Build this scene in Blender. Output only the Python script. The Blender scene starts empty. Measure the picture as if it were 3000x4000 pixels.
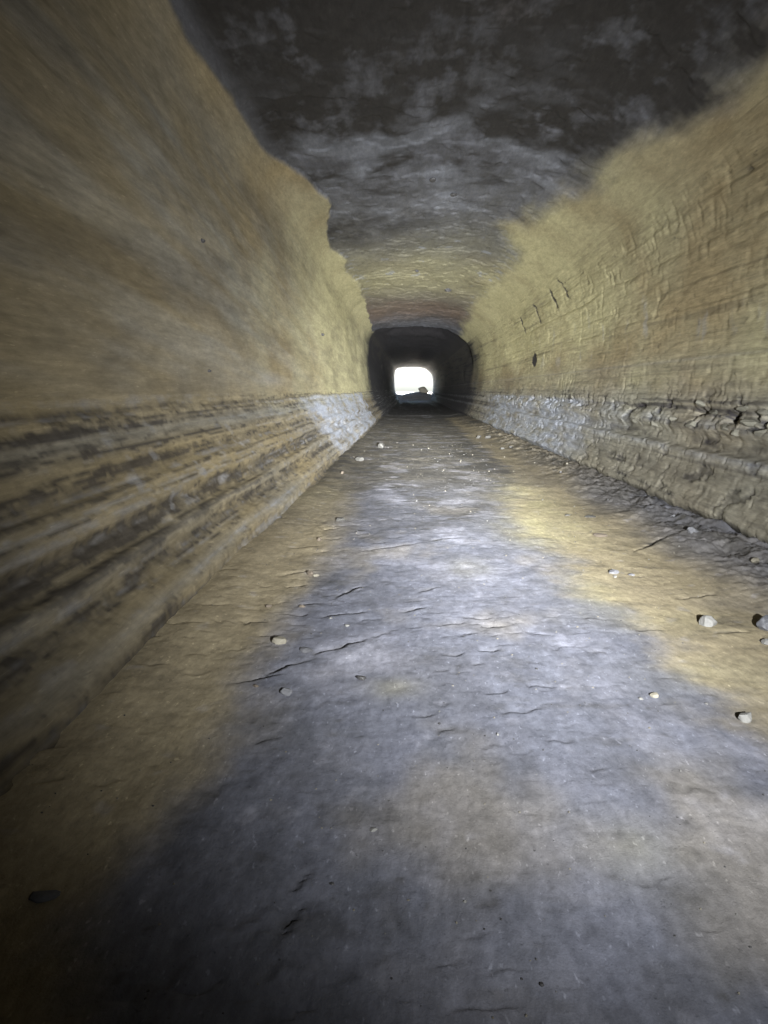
import bpy, math, random
import numpy as np
from mathutils import Vector

# ------------------------------------------------------------------ camera, world, sun, torch, exposure
scene = bpy.context.scene
H = 1.10                                  # camera height above the tunnel floor (m)
FPX, IW, IH = 2900.0, 3000.0, 4000.0      # focal length in photo pixels
VPX, VPY = 1600.0, 1525.0                 # where the tunnel axis (+Y) vanishes in the photo
PITCH = math.atan2(FPX, IH/2 - VPY)
YAW = math.atan((VPX - IW/2)/FPX*math.sin(PITCH))

cam_d = bpy.data.cameras.new('camera')
cam = bpy.data.objects.new('camera', cam_d)
scene.collection.objects.link(cam)
cam.location = (0, 0, H)
cam.rotation_euler = (PITCH, 0, YAW)
cam_d.sensor_fit = 'VERTICAL'
cam_d.sensor_height = 36.0
cam_d.lens = 36.0*FPX/IH
cam_d.clip_start = 0.05
cam_d.clip_end = 6000
scene.camera = cam

SUN_EL, SUN_AZ = math.radians(48), math.radians(180)
world = bpy.data.worlds.new('World')
scene.world = world
world.use_nodes = True
wn = world.node_tree
bg = wn.nodes['Background']
sky = wn.nodes.new('ShaderNodeTexSky')
sky.sky_type = 'NISHITA'
sky.sun_disc = False
sky.sun_elevation = SUN_EL
sky.sun_rotation = SUN_AZ
sky.dust_density = 4.0
sky.ozone_density = 0.6
wn.links.new(sky.outputs[0], bg.inputs[0])
bg.inputs[1].default_value = 0.15

sun_d = bpy.data.lights.new('sun', 'SUN')
sun_d.energy = 4.0
sun_d.angle = math.radians(0.5)
sun_d.color = (1.0, 0.95, 0.88)
sun = bpy.data.objects.new('sun', sun_d)
scene.collection.objects.link(sun)
sun.rotation_euler = Vector((0, math.cos(SUN_EL), -math.sin(SUN_EL))).to_track_quat('-Z', 'Y').to_euler()
sun.location = (0, 60, 60)

# the hand torch that lights the tunnel, held out to the right of the camera
TORCH = Vector((0.64, -0.15, 1.07))
AIM = Vector((0.30, 14.0, 1.22))
axis = (AIM - TORCH).normalized()
t_d = bpy.data.lights.new('torch_light', 'SPOT')
t_d.energy = 7.0
t_d.color = (0.96, 1.0, 1.0)
t_d.shadow_soft_size = 0.018
t_d.spot_size = math.radians(165)
t_d.spot_blend = 1.0
t_d.use_nodes = True
tn = t_d.node_tree
em = next(n for n in tn.nodes if n.type == 'EMISSION')
geo = tn.nodes.new('ShaderNodeNewGeometry')
def tmath(op, a, b=None, c=None):
    n = tn.nodes.new('ShaderNodeMath'); n.operation = op
    for i, v in enumerate((a, b, c)):
        if v is None: continue
        if isinstance(v, (int, float)): n.inputs[i].default_value = v
        else: tn.links.new(v, n.inputs[i])
    return n.outputs[0]
dot = tn.nodes.new('ShaderNodeVectorMath'); dot.operation = 'DOT_PRODUCT'
tn.links.new(geo.outputs['Incoming'], dot.inputs[0]); dot.inputs[1].default_value = axis
cosv = tmath('MINIMUM', tmath('ABSOLUTE', dot.outputs['Value']), 1.0)
sinv = tmath('SQRT', tmath('SUBTRACT', 1.0, tmath('MULTIPLY', cosv, cosv)))
# reflector profile: hot centre, wide spill that dies out at the rim
prof = tmath('DIVIDE', 1.0, tmath('ADD', tmath('POWER', sinv, 3.45), 0.0003))
rim = tn.nodes.new('ShaderNodeMapRange'); rim.interpolation_type = 'SMOOTHSTEP'
tn.links.new(cosv, rim.inputs['Value'])
rim.inputs['From Min'].default_value = math.cos(0.945)
rim.inputs['From Max'].default_value = 1.0
tn.links.new(tmath('MULTIPLY', prof, tmath('POWER', rim.outputs[0], 1.45)), em.inputs['Strength'])
torch = bpy.data.objects.new('torch_light', t_d)
scene.collection.objects.link(torch)
torch.location = TORCH
torch.rotation_euler = axis.to_track_quat('-Z', 'Y').to_euler()

vs = scene.view_settings
vs.view_transform = 'Standard'; vs.look = 'None'; vs.exposure = 3.8; vs.gamma = 1.0
vs.use_curve_mapping = False
scene.cycles.max_bounces = 5
scene.cycles.diffuse_bounces = 4
scene.cycles.glossy_bounces = 2
scene.cycles.use_denoising = True
scene.cycles.sample_clamp_indirect = 4.0

# ------------------------------------------------------------------ helpers
R_CAM = cam.rotation_euler.to_matrix()
def ray(px, py):
    return R_CAM @ Vector(((px - IW/2)/FPX, (IH/2 - py)/FPX, -1.0))
def floor_at(px, py):
    d = ray(px, py); t = -H/d.z
    return d.x*t, d.y*t
def wall_at(px, py, x):
    d = ray(px, py); t = x/d.x
    return d.y*t, H + d.z*t              # y, z where the ray meets the plane x = const

def _hash(ix, iy, iz, seed):
    u = np.uint32
    with np.errstate(over='ignore'):
        h = ix*u(374761393) + iy*u(668265263) + iz*u(2147483647) + u((seed*974634821) & 0xFFFFFFFF)
        h = (h ^ (h >> u(13)))*u(1274126177)
        h = (h ^ (h >> u(16)))*u(2246822519)
    return h ^ (h >> u(15))
def rnd(i, j=0, seed=0):
    i = np.asarray(i, dtype=np.int64).astype(np.uint32)
    return _hash(i, np.uint32(j), np.uint32(0), seed)/np.float32(4294967295.0)
def noise(x, y, z, seed=0):
    """gradient noise, about -1..1; an axis given as a plain number costs nothing"""
    axes = [a for a in (x, y, z) if np.ndim(a) > 0]
    seed = seed + sum(int(a*7919) for a in (x, y, z) if np.ndim(a) == 0)
    axes = np.broadcast_arrays(*axes)
    fl = [np.floor(a) for a in axes]
    fr = [(a - f).astype(np.float32) for a, f in zip(axes, fl)]
    it = [f.astype(np.int64).astype(np.uint32) for f in fl]
    sm = [f*f*f*(f*(f*6 - 15) + 10) for f in fr]
    while len(it) < 3:
        it.append(None); fr.append(None); sm.append(None)
    res = np.zeros(axes[0].shape, np.float32)
    k = np.float32(1/511.5); one = np.float32(1)
    for c in range(8):
        dd = (c & 1, (c >> 1) & 1, (c >> 2) & 1)
        if any(it[i] is None and dd[i] for i in range(3)): continue
        ii = [np.uint32(0) if it[i] is None else it[i] + np.uint32(dd[i]) for i in range(3)]
        h = _hash(*ii, seed)
        w = one; g = np.float32(0)
        for i in range(3):
            if it[i] is None: continue
            w = w*(sm[i] if dd[i] else one - sm[i])
            gi = ((h >> np.uint32(10*i)) & np.uint32(1023)).astype(np.float32)*k - one
            g = g + gi*(fr[i] - np.float32(dd[i]))
        res += w*g
    return (res*(1.5 if it[2] is not None else 1.35)).astype(np.float64)
def fbm(x, y, z, oct=4, seed=0, gain=0.5):
    a, f, r = 1.0, 1.0, 0
    for k in range(oct):
        r = r + a*noise(x*f, y*f, z*f, seed + 17*k); a *= gain; f *= 2.03
    return r
def sst(a, b, x):
    t = np.clip((x - a)/(b - a), 0, 1); return t*t*(3 - 2*t)
def bump1(x, c, w):
    return np.exp(-((x - c)/w)**2)

def strokes(U, V, cu, cv, seed, prob=0.5, sharp=0.05):
    """short chipped strokes: a sudden drop followed by a slow recovery along U, each a cell of cu x cv"""
    V = V + 0.25*cv*noise(U/cu*0.7, V/cv*0.7, 0.0, seed + 1)
    U = U + 0.30*cu*noise(U/cu*0.8, V/cv*2.2, 0.0, seed + 2)
    j = np.floor(V/cv); fv = V/cv - j
    uu = U/cu + rnd(j, 3, seed + 3)*7.3
    i = np.floor(uu); fu = uu - i
    key = (i + 4096*j)
    on = (rnd(key, 5, seed + 4) < prob)*(0.35 + 0.9*rnd(key, 6, seed + 5))
    lo = 0.25*rnd(key, 7, seed + 6); hi = 1 - 0.25*rnd(key, 8, seed + 7)
    win = sst(lo, lo + 0.18, fv)*(1 - sst(hi - 0.18, hi, fv))
    st = 0.35*rnd(key, 9, seed + 8)
    f = fu - st
    prof = sst(0, sharp, f)*np.exp(-np.maximum(f, 0)*4.5)*(1 - sst(0.85, 1.0, fu))
    return on*win*prof
def link(o, parent=None):
    scene.collection.objects.link(o)
    if parent: o.parent = parent
    return o
def grid_object(name, P, stain=None, mat=None, roof=None):
    nu, nv = P.shape[:2]
    me = bpy.data.meshes.new(name)
    idx = np.arange(nu*nv).reshape(nu, nv)
    quads = np.stack([idx[:-1, :-1], idx[1:, :-1], idx[1:, 1:], idx[:-1, 1:]], -1).reshape(-1, 4)
    nf = len(quads)
    me.vertices.add(nu*nv); me.vertices.foreach_set('co', P.reshape(-1).astype(np.float32))
    me.loops.add(nf*4); me.loops.foreach_set('vertex_index', quads.reshape(-1).astype(np.int32))
    me.polygons.add(nf)
    me.polygons.foreach_set('loop_start', np.arange(0, nf*4, 4, dtype=np.int32))
    me.polygons.foreach_set('use_smooth', np.ones(nf, dtype=bool))
    me.update(calc_edges=True)
    if stain is not None:
        at = me.attributes.new('stain', 'FLOAT_COLOR', 'POINT')
        at.data.foreach_set('color', np.clip(stain, 0, 1).reshape(-1).astype(np.float32))
    if roof is not None:
        at = me.attributes.new('roof', 'FLOAT_COLOR', 'POINT')
        at.data.foreach_set('color', np.clip(roof, 0, 1).reshape(-1).astype(np.float32))
    if mat: me.materials.append(mat)
    o = bpy.data.objects.new(name, me)
    return link(o)
SURF = {}
def structure(o):
    o['kind'] = 'structure'; return o

# ------------------------------------------------------------------ materials
def rock_material(name, tan, grey, dark, white, red, rough=0.85, bump=0.5, bscale=45.0, stretch=(1, 1, 1), spec=0.2, speck=0.25, roof=None, grit=0.15, lamin=0.0):
    m = bpy.data.materials.new(name); m.use_nodes = True
    nt = m.node_tree; N, L = nt.nodes, nt.links
    bs = N['Principled BSDF']
    tc = N.new('ShaderNodeTexCoord')
    mp = N.new('ShaderNodeMapping'); mp.inputs['Scale'].default_value = stretch
    L.new(tc.outputs['Object'], mp.inputs['Vector'])
    def nz(scale, detail=5, rgh=0.6, vec=None, dist=0.0):
        n = N.new('ShaderNodeTexNoise'); n.inputs['Scale'].default_value = scale
        n.inputs['Detail'].default_value = detail; n.inputs['Roughness'].default_value = rgh
        n.inputs['Distortion'].default_value = dist
        L.new(vec or tc.outputs['Object'], n.inputs['Vector']); return n.outputs['Fac']
    def ramp(v, lo, hi):
        n = N.new('ShaderNodeMapRange'); L.new(v, n.inputs['Value'])
        n.inputs['From Min'].default_value = lo; n.inputs['From Max'].default_value = hi
        return n.outputs[0]
    def mix(f, a, b, mode='MIX'):
        n = N.new('ShaderNodeMix'); n.data_type = 'RGBA'; n.blend_type = mode
        for sock, v in ((n.inputs['Factor'], f), (n.inputs['A'], a), (n.inputs['B'], b)):
            if isinstance(v, (int, float)): sock.default_value = v
            elif isinstance(v, tuple): sock.default_value = (*v, 1)
            else: L.new(v, sock)
        return n.outputs['Result']
    at = N.new('ShaderNodeAttribute'); at.attribute_name = 'stain'
    sp = N.new('ShaderNodeSeparateColor'); L.new(at.outputs['Color'], sp.inputs[0])
    n_big = ramp(nz(1.6, 6, 0.6, mp.outputs[0]), 0.3, 0.7)
    n_mid = ramp(nz(6.0, 6, 0.65, mp.outputs[0], 0.4), 0.3, 0.7)
    n_fin = nz(38.0, 4, 0.7, mp.outputs[0])
    n_mot = ramp(nz(13.0, 5, 0.7, mp.outputs[0]), 0.35, 0.68)
    tn_ = mix(n_big, tan[0], tan[1])
    gr_ = mix(n_mid, grey[0], grey[1])
    c = mix(sp.outputs[0], tn_, gr_)
    c = mix(at.outputs['Alpha'], c, red)
    if roof:
        a2 = N.new('ShaderNodeAttribute'); a2.attribute_name = 'roof'
        s2 = N.new('ShaderNodeSeparateColor'); L.new(a2.outputs['Color'], s2.inputs[0])
        c = mix(s2.outputs[0], c, mix(n_mid, roof[0], roof[1]))
        c = mix(s2.outputs[1], c, roof[2])
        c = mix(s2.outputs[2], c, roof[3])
    c = mix(sp.outputs[1], c, dark)
    c = mix(sp.outputs[2], c, white)
    g1 = N.new('ShaderNodeMapRange'); L.new(n_fin, g1.inputs['Value'])
    g1.inputs['From Min'].default_value = 0.25; g1.inputs['From Max'].default_value = 0.75
    g1.inputs['To Min'].default_value = 1 - speck; g1.inputs['To Max'].default_value = 1 + speck
    sc1 = N.new('ShaderNodeVectorMath'); sc1.operation = 'SCALE'
    L.new(c, sc1.inputs[0]); L.new(g1.outputs[0], sc1.inputs['Scale'])
    g2 = N.new('ShaderNodeMapRange'); L.new(n_mot, g2.inputs['Value'])
    g2.inputs['To Min'].default_value = 0.82; g2.inputs['To Max'].default_value = 1.12
    sc2 = N.new('ShaderNodeVectorMath'); sc2.operation = 'SCALE'
    L.new(sc1.outputs[0], sc2.inputs[0]); L.new(g2.outputs[0], sc2.inputs['Scale'])
    pep = nz(80.0, 4, 0.65)
    g3 = N.new('ShaderNodeMapRange'); L.new(pep, g3.inputs['Value'])
    g3.inputs['From Min'].default_value = 0.60; g3.inputs['From Max'].default_value = 0.78
    g3.inputs['To Min'].default_value = 1.0; g3.inputs['To Max'].default_value = 1 - 1.6*grit
    pep2 = nz(70.0, 2, 0.5, mp.outputs[0])
    g4 = N.new('ShaderNodeMapRange'); L.new(pep2, g4.inputs['Value'])
    g4.inputs['From Min'].default_value = 0.66; g4.inputs['From Max'].default_value = 0.76
    g4.inputs['To Min'].default_value = 1.0; g4.inputs['To Max'].default_value = 1 + 2.2*grit
    mm = N.new('ShaderNodeMath'); mm.operation = 'MULTIPLY'
    L.new(g3.outputs[0], mm.inputs[0]); L.new(g4.outputs[0], mm.inputs[1])
    sc3 = N.new('ShaderNodeVectorMath'); sc3.operation = 'SCALE'
    L.new(sc2.outputs[0], sc3.inputs[0]); L.new(mm.outputs[0], sc3.inputs['Scale'])
    last = sc3.outputs[0]
    if lamin:
        ml = N.new('ShaderNodeMapping'); ml.inputs['Scale'].default_value = (0.25, 0.045, 1.0)
        L.new(tc.outputs['Object'], ml.inputs['Vector'])
        nl = nz(34.0, 5, 0.7, ml.outputs[0], 0.15)
        g5 = N.new('ShaderNodeMapRange'); L.new(nl, g5.inputs['Value'])
        g5.inputs['From Min'].default_value = 0.32; g5.inputs['From Max'].default_value = 0.68
        g5.inputs['To Min'].default_value = 1 - lamin; g5.inputs['To Max'].default_value = 1 + lamin
        sc4 = N.new('ShaderNodeVectorMath'); sc4.operation = 'SCALE'
        L.new(last, sc4.inputs[0]); L.new(g5.outputs[0], sc4.inputs['Scale']); last = sc4.outputs[0]
    L.new(last, bs.inputs['Base Color'])
    bs.inputs['Roughness'].default_value = rough
    bs.inputs['Specular IOR Level'].default_value = spec
    b1 = nz(bscale, 6, 0.65, mp.outputs[0])
    b2 = nz(bscale*3.1, 3, 0.6)
    ad = N.new('ShaderNodeMath'); ad.operation = 'MULTIPLY_ADD'
    L.new(b2, ad.inputs[0]); ad.inputs[1].default_value = 0.3; L.new(b1, ad.inputs[2])
    bp = N.new('ShaderNodeBump'); bp.inputs['Strength'].default_value = bump; bp.inputs['Distance'].default_value = 0.012
    L.new(ad.outputs[0], bp.inputs['Height']); L.new(bp.outputs[0], bs.inputs['Normal'])
    return m

TAN = ((0.300, 0.240, 0.140), (0.240, 0.190, 0.110))
GREY = ((0.174, 0.177, 0.220), (0.134, 0.137, 0.166))
ROOF = ((0.165, 0.168, 0.198), (0.100, 0.100, 0.108), (0.190, 0.115, 0.066), (0.036, 0.033, 0.032))   # grey, dark grey, red-brown, dark brown that also paints the beam's fall-off
WALL = dict(tan=TAN, grey=((0.25, 0.235, 0.205), (0.19, 0.18, 0.16)), dark=(0.034, 0.030, 0.032), white=(0.32, 0.335, 0.39), red=(0.455, 0.412, 0.242), roof=ROOF)
M_LEFT = rock_material('left_wall_sandstone', bump=0.26, bscale=34, stretch=(1, 0.17, 1), speck=0.18, lamin=0.10, **WALL)
M_RIGHT = rock_material('right_wall_sandstone', bump=0.7, bscale=40, stretch=(1, 0.16, 1), speck=0.20, lamin=0.14, **WALL)
M_CEIL = rock_material('ceiling_rock', bump=0.16, bscale=22, stretch=(1, 0.25, 1), speck=0.18, **WALL)
M_FLOOR = rock_material('floor_rock', ((0.390, 0.325, 0.218), (0.325, 0.270, 0.183)), GREY, (0.066, 0.061, 0.056), (0.46, 0.45, 0.52), (0.37, 0.33, 0.19), rough=0.85, bump=0.32, bscale=60, stretch=(1, 0.45, 1), spec=0.10, speck=0.22, grit=0.30)

# ------------------------------------------------------------------ tunnel cross-section (in units of H), x to the right, z up
def curve(pts, n):
    p = np.array(pts, float)*H
    ext = np.vstack([2*p[0] - p[1], p, 2*p[-1] - p[-2]])
    out = []
    for i in range(1, len(ext) - 2):
        a, b, c, d = ext[i-1:i+3]
        t = np.linspace(0, 1, 40, endpoint=False)[:, None]
        out.append(0.5*(2*b + (c - a)*t + (2*a - 5*b + 4*c - d)*t*t + (3*b - a - 3*c + d)*t**3))
    out.append(ext[-2][None]); out = np.vstack(out)
    s = np.concatenate([[0], np.cumsum(np.linalg.norm(np.diff(out, axis=0), axis=1))])
    q = np.linspace(0, s[-1], n)
    res = np.stack([np.interp(q, s, out[:, 0]), np.interp(q, s, out[:, 1])], -1)
    tg = np.gradient(res, axis=0); tg /= np.linalg.norm(tg, axis=1)[:, None]
    return res, tg, q/s[-1]
LEFT_PTS = [(-0.93, -0.12), (-0.955, 0.0), (-1.05, 0.10), (-1.19, 0.30), (-1.33, 0.55), (-1.45, 0.80), (-1.53, 1.02), (-1.58, 1.5), (-1.60, 2.1), (-1.585, 2.7), (-1.53, 3.0), (-1.42, 3.17)]
CEIL_PTS = [(-1.42, 3.17), (-1.25, 3.27), (-0.8, 3.33), (0.0, 3.38), (0.8, 3.37), (1.45, 3.26), (1.9, 3.06), (2.2, 2.80)]
RIGHT_PTS = [(2.2, 2.80), (2.36, 2.52), (2.45, 2.1), (2.48, 1.6), (2.44, 1.1), (2.39, 0.80), (2.31, 0.52), (2.21, 0.30), (2.12, 0.12), (2.05, 0.0), (2.02, -0.12)]
NL, NC, NR = 235, 250, 262
_arch, _tan, _q = curve(LEFT_PTS + CEIL_PTS[1:] + RIGHT_PTS[1:], 9001)
_i1 = int(np.argmin(np.hypot(_arch[:, 0] + 1.42*H, _arch[:, 1] - 3.17*H)))
_i2 = int(np.argmin(np.hypot(_arch[:, 0] - 2.2*H, _arch[:, 1] - 2.80*H)))
def arch_part(i0, i1, n):
    k = np.round(np.linspace(i0, i1, n)).astype(int)
    return _arch[k], _tan[k], (k - i0)/(i1 - i0)

def ysamples(y0=1.7, y1=36, n=1080, back=-11.0, end=88.0, nb=34, ne=110):
    a = np.linspace(back, y0, nb, endpoint=False)
    b = y0*np.exp(np.linspace(0, math.log(y1/y0), n, endpoint=False))
    c = y1*np.exp(np.linspace(0, math.log(end/y1), ne))
    return np.concatenate([a, b, c])

def common(x, y, z):
    """slow shape shared by walls and ceiling, so that their edges meet"""
    far = 1 - 0.7*sst(30, 36, y)
    d = 0.055*far*fbm(x*0.55, y*0.15, z*0.55, 3, 5) + 0.012*fbm(x*2.1, y*0.25, z*2.1, 3, 9)
    d = d + 0.02*sst(32, 38, y)*fbm(x*2.2, y*0.5, z*2.2, 3, 11)
    # roof and walls step back beyond 30 m, where the working gets rougher
    st = sst(32.6, 33.3, y + 0.5*noise(x*0.9, 0, z*0.9, 3))*(1 - sst(37, 50, y))
    d = d - 0.20*st*sst(1.5*H, 2.6*H, z)
    return d

def ratio_masks(x, y, z):
    """0 = yellow wall rock, 1 = grey roof rock; the border wanders along the tunnel"""
    dz = np.maximum(z - H, 0.02)
    t = x/dz
    jag = 0.055*fbm(x*1.3, y*0.42, z*1.3, 4, 21, 0.5) + 0.010*fbm(x*9, y*1.6, z*9, 3, 22, 0.6)
    bl = np.interp(y, [3, 5, 8, 9.3, 10.6, 12.4, 14, 18, 24, 30, 40], [-0.66, -0.66, -0.65, -0.56, -0.46, -0.52, -0.55, -0.50, -0.55, -0.62, -0.64])
    br = np.interp(y, [4, 5.5, 6.7, 8.0, 8.7, 10.6, 12.4, 14, 18, 22, 30], [1.12, 1.08, 1.0, 0.84, 0.84, 0.79, 0.66, 0.78, 0.80, 0.76, 0.9])
    left = sst(-0.010, 0.022, t - bl + jag)
    right = sst(-0.12, 0.17, br - t + 2.4*jag)
    return left*right, t - bl + jag, br - t + 1.7*jag

def base_masks(X, Y, Z):
    big = fbm(X*0.8, Y*0.5, Z*0.9, 4, 71)
    w = sst(-0.8, 1.4, X)
    olive = 0.95*sst(7, 18, Y + 3*big)*(1 - w) + w*np.clip(0.28 + 0.5*big + 0.65*sst(7, 13, Y)*sst(1.2*H, 2.0*H, Z), 0, 1)
    g = np.clip(0.22 + 0.4*big, 0, 1)
    return big, g, olive

# ------------------------------------------------------------------ left wall: smooth, with bedded ledges along its foot
def build_left():
    prof, tg, q = arch_part(0, _i1, NL)
    ys = ysamples()
    n2 = np.stack([tg[:, 1], -tg[:, 0]], -1)          # inward (towards +x)
    X = prof[:, None, 0] + 0*ys; Z = prof[:, None, 1] + 0*ys; Y = ys[None, :] + 0*X
    d = common(X, Y, Z)
    zw = Z/H + 0.020*fbm(Y*0.5, Z*1.0, 3, 4, 31, 0.5) + 0.006*fbm(Y*5, Z*8, 4, 4, 32, 0.6) - 0.0015*(Y - 5)
    low = 1 - sst(0.92, 1.02, zw)
    led = np.interp(zw, [-0.1, 0.0, 0.05, 0.085, 0.14, 0.18, 0.21, 0.265, 0.285, 0.325, 0.35, 0.43, 0.455, 0.54, 0.58, 0.66, 0.70, 0.83, 0.88, 0.915, 0.95],
                        [0.00, 0.00, -.02, 0.045, 0.040, 0.01, -.01, -.012, 0.032, 0.034, -.035, -.030, 0.038, 0.030, 0.00, 0.00, 0.018, 0.008, 0.008, -.004, 0.0])
    frag = 0.5 + 0.5*np.clip(1.6*fbm(0.0, Y*0.35, zw*3, 3, 41), -1, 1)
    d = d + 0.85*led*low*(0.35 + 0.9*frag) + 0.0055*low*fbm(X*7, Y*2.0, Z*11, 5, 57, 0.70)*sst(30, 15, Y)
    # crumbly relief in the soft beds, smooth sand-rubbed rock above
    soft = (bump1(zw, 0.40, 0.05) + bump1(zw, 0.235, 0.05) + 0.6*bump1(zw, 0.62, 0.06) + 0.8*bump1(zw, 0.86, 0.07) + 0.8*bump1(zw, 0.02, 0.05))
    soft = np.clip(soft, 0, 1)
    fade = sst(0, 0.12, 1 - q)[:, None]
    crumb = fbm(X*9, Y*2.6, Z*12, 5, 51, 0.64)
    d = d + 0.014*soft*crumb*sst(36, 20, Y) + 0.0018*fade*fbm(X*5, Y*2.2, Z*5, 4, 55)
    # shallow sweeping scrape marks, running down to the front
    sl = Z*0.92 + Y*0.40
    d = d + 0.0035*fade*sst(0.95, 1.2, Z/H)*noise(sl*6.5, (Y*0.92 - Z*0.4)*0.55, 0.0, 61)*sst(14, 6, Y) + 0.0012*fade*noise(sl*17, (Y*0.92 - Z*0.4)*1.1, 0.0, 62)*sst(12, 5, Y)
    lam = noise(zw*30, Y*0.12, 0.0, 58) + 0.7*noise(zw*70, Y*0.2, 1.0, 59)
    d = d + 0.0080*low*lam*sst(34, 20, Y) + 0.0022*(1 - low)*fade*noise(Z*13 + 0.25*Y, Y*0.10, 2.0, 60)
    # worn fluting in the bottom strip
    d = d + 0.010*bump1(zw, 0.03, 0.05)*noise(Y*7, Z*1.0, 0.0, 65)
    # the crusted block that ends in a square corner before the dark stretch
    P = np.stack([X + n2[:, None, 0]*d, Y, Z + n2[:, None, 1]*d], -1)
    Xp, Zp = P[..., 0], P[..., 2]
    grey, tl, tr = ratio_masks(Xp, Y, Zp)
    grey = grey*sst(2.0*H, 2.3*H, Zp)
    # stains: warm wall with grey and pale beds, dark soft beds, pale crust near 17-24 m
    big, g0, olive = base_masks(Xp, Y, Zp)
    bed = low*np.clip(0.8*bump1(zw, 0.78, 0.06) + 0.3*bump1(zw, 0.30, 0.03) + 0.3*bump1(zw, 0.12, 0.03), 0, 1)
    g = np.clip(g0 + bed*0.8, 0, 1)
    band = sl*1.0
    band = Z + 0.10*Y
    strk = sst(0.2, 0.8, 0.5 + 0.7*fbm(band*2.2, Y*0.10, 0.0, 4, 75, 0.65) + 0.15*fbm(X*3, Y*0.8, Z*3, 3, 76))
    g = np.clip(g + 0.50*strk*sst(0.9, 1.2, Z/H)*fade, 0, 1)
    patch = 0.5 + 0.8*fbm(X*2, Y*0.45, Z*7, 5, 77, 0.65)
    dk = low*np.clip(1.25*bump1(zw, 0.398, 0.040) + 0.75*bump1(zw, 0.235, 0.034) + 0.55*bump1(zw, 0.615, 0.036) + 0.8*bump1(zw, 0.905, 0.022) + 0.6*bump1(zw, 0.83, 0.02) + 0.4*bump1(zw, 0.72, 0.02), 0, 1)*sst(0.18, 0.62, patch + 0.25*fbm(X*7, Y*4, Z*9, 3, 78) + 0.30)
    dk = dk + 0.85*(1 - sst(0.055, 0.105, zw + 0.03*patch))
    gran = fbm(X*12, Y*3.2, Z*16, 4, 87, 0.7)
    dk = np.clip(dk*(0.95 + 0.6*gran) + 0.72*low*sst(0.12, 0.50, lam + 0.35*gran) + 0.16*low*sst(0.15, 0.6, gran + 0.3*fbm(X*2, Y, Z*3, 3, 88)), 0, 1)*0.80 + (0.26*sst(0.3, 1.0, 0.5 + 0.8*fbm(X*1.2, Y*0.25, Z*2.0, 5, 79, 0.62)) + 0.14*(1 - strk))*(1 - low)*fade
    dk = np.clip(dk + 0.95*sst(29.5, 34, Y + 0.8*big), 0, 1)  # far stretch darkened in colour, for the fading torch light
    cr = sst(11.6, 12.8, Y + 1.1*fbm(X, Y*0.6, Z*3, 4, 81))*(1 - sst(25.2, 25.8, Y))*(1 - sst(0.86, 0.93, zw))*sst(0.02, 0.06, zw)
    cr = cr*np.clip(0.72 + 0.8*fbm(X*3, Y*1.2, Z*7, 4, 82), 0, 1)
    cr = np.clip(cr + 0.35*low*sst(0.45, 0.8, fbm(X*3, Y*2.5, Z*8, 4, 83))*bump1(zw, 0.5, 0.4), 0, 1)
    cr = cr + low*(0.10*bump1(zw, 0.305, 0.02) + 0.14*bump1(zw, 0.12, 0.03) + 0.06*bump1(zw, 0.50, 0.05))*frag
    cr = cr + 0.30*low*sst(0.15, 0.7, -lam + 0.3*gran)
    cr = cr + 0.22*bump1(Y, 9.2, 0.9)*bump1(Z/H, 1.12, 0.06)
    dk = dk*(1 - 0.8*cr)
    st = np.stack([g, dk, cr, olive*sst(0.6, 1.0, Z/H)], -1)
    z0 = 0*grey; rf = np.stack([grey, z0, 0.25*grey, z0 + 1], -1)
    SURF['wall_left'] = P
    return structure(grid_object('wall_left', P[::-1], st[::-1], M_LEFT, rf[::-1]))

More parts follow.
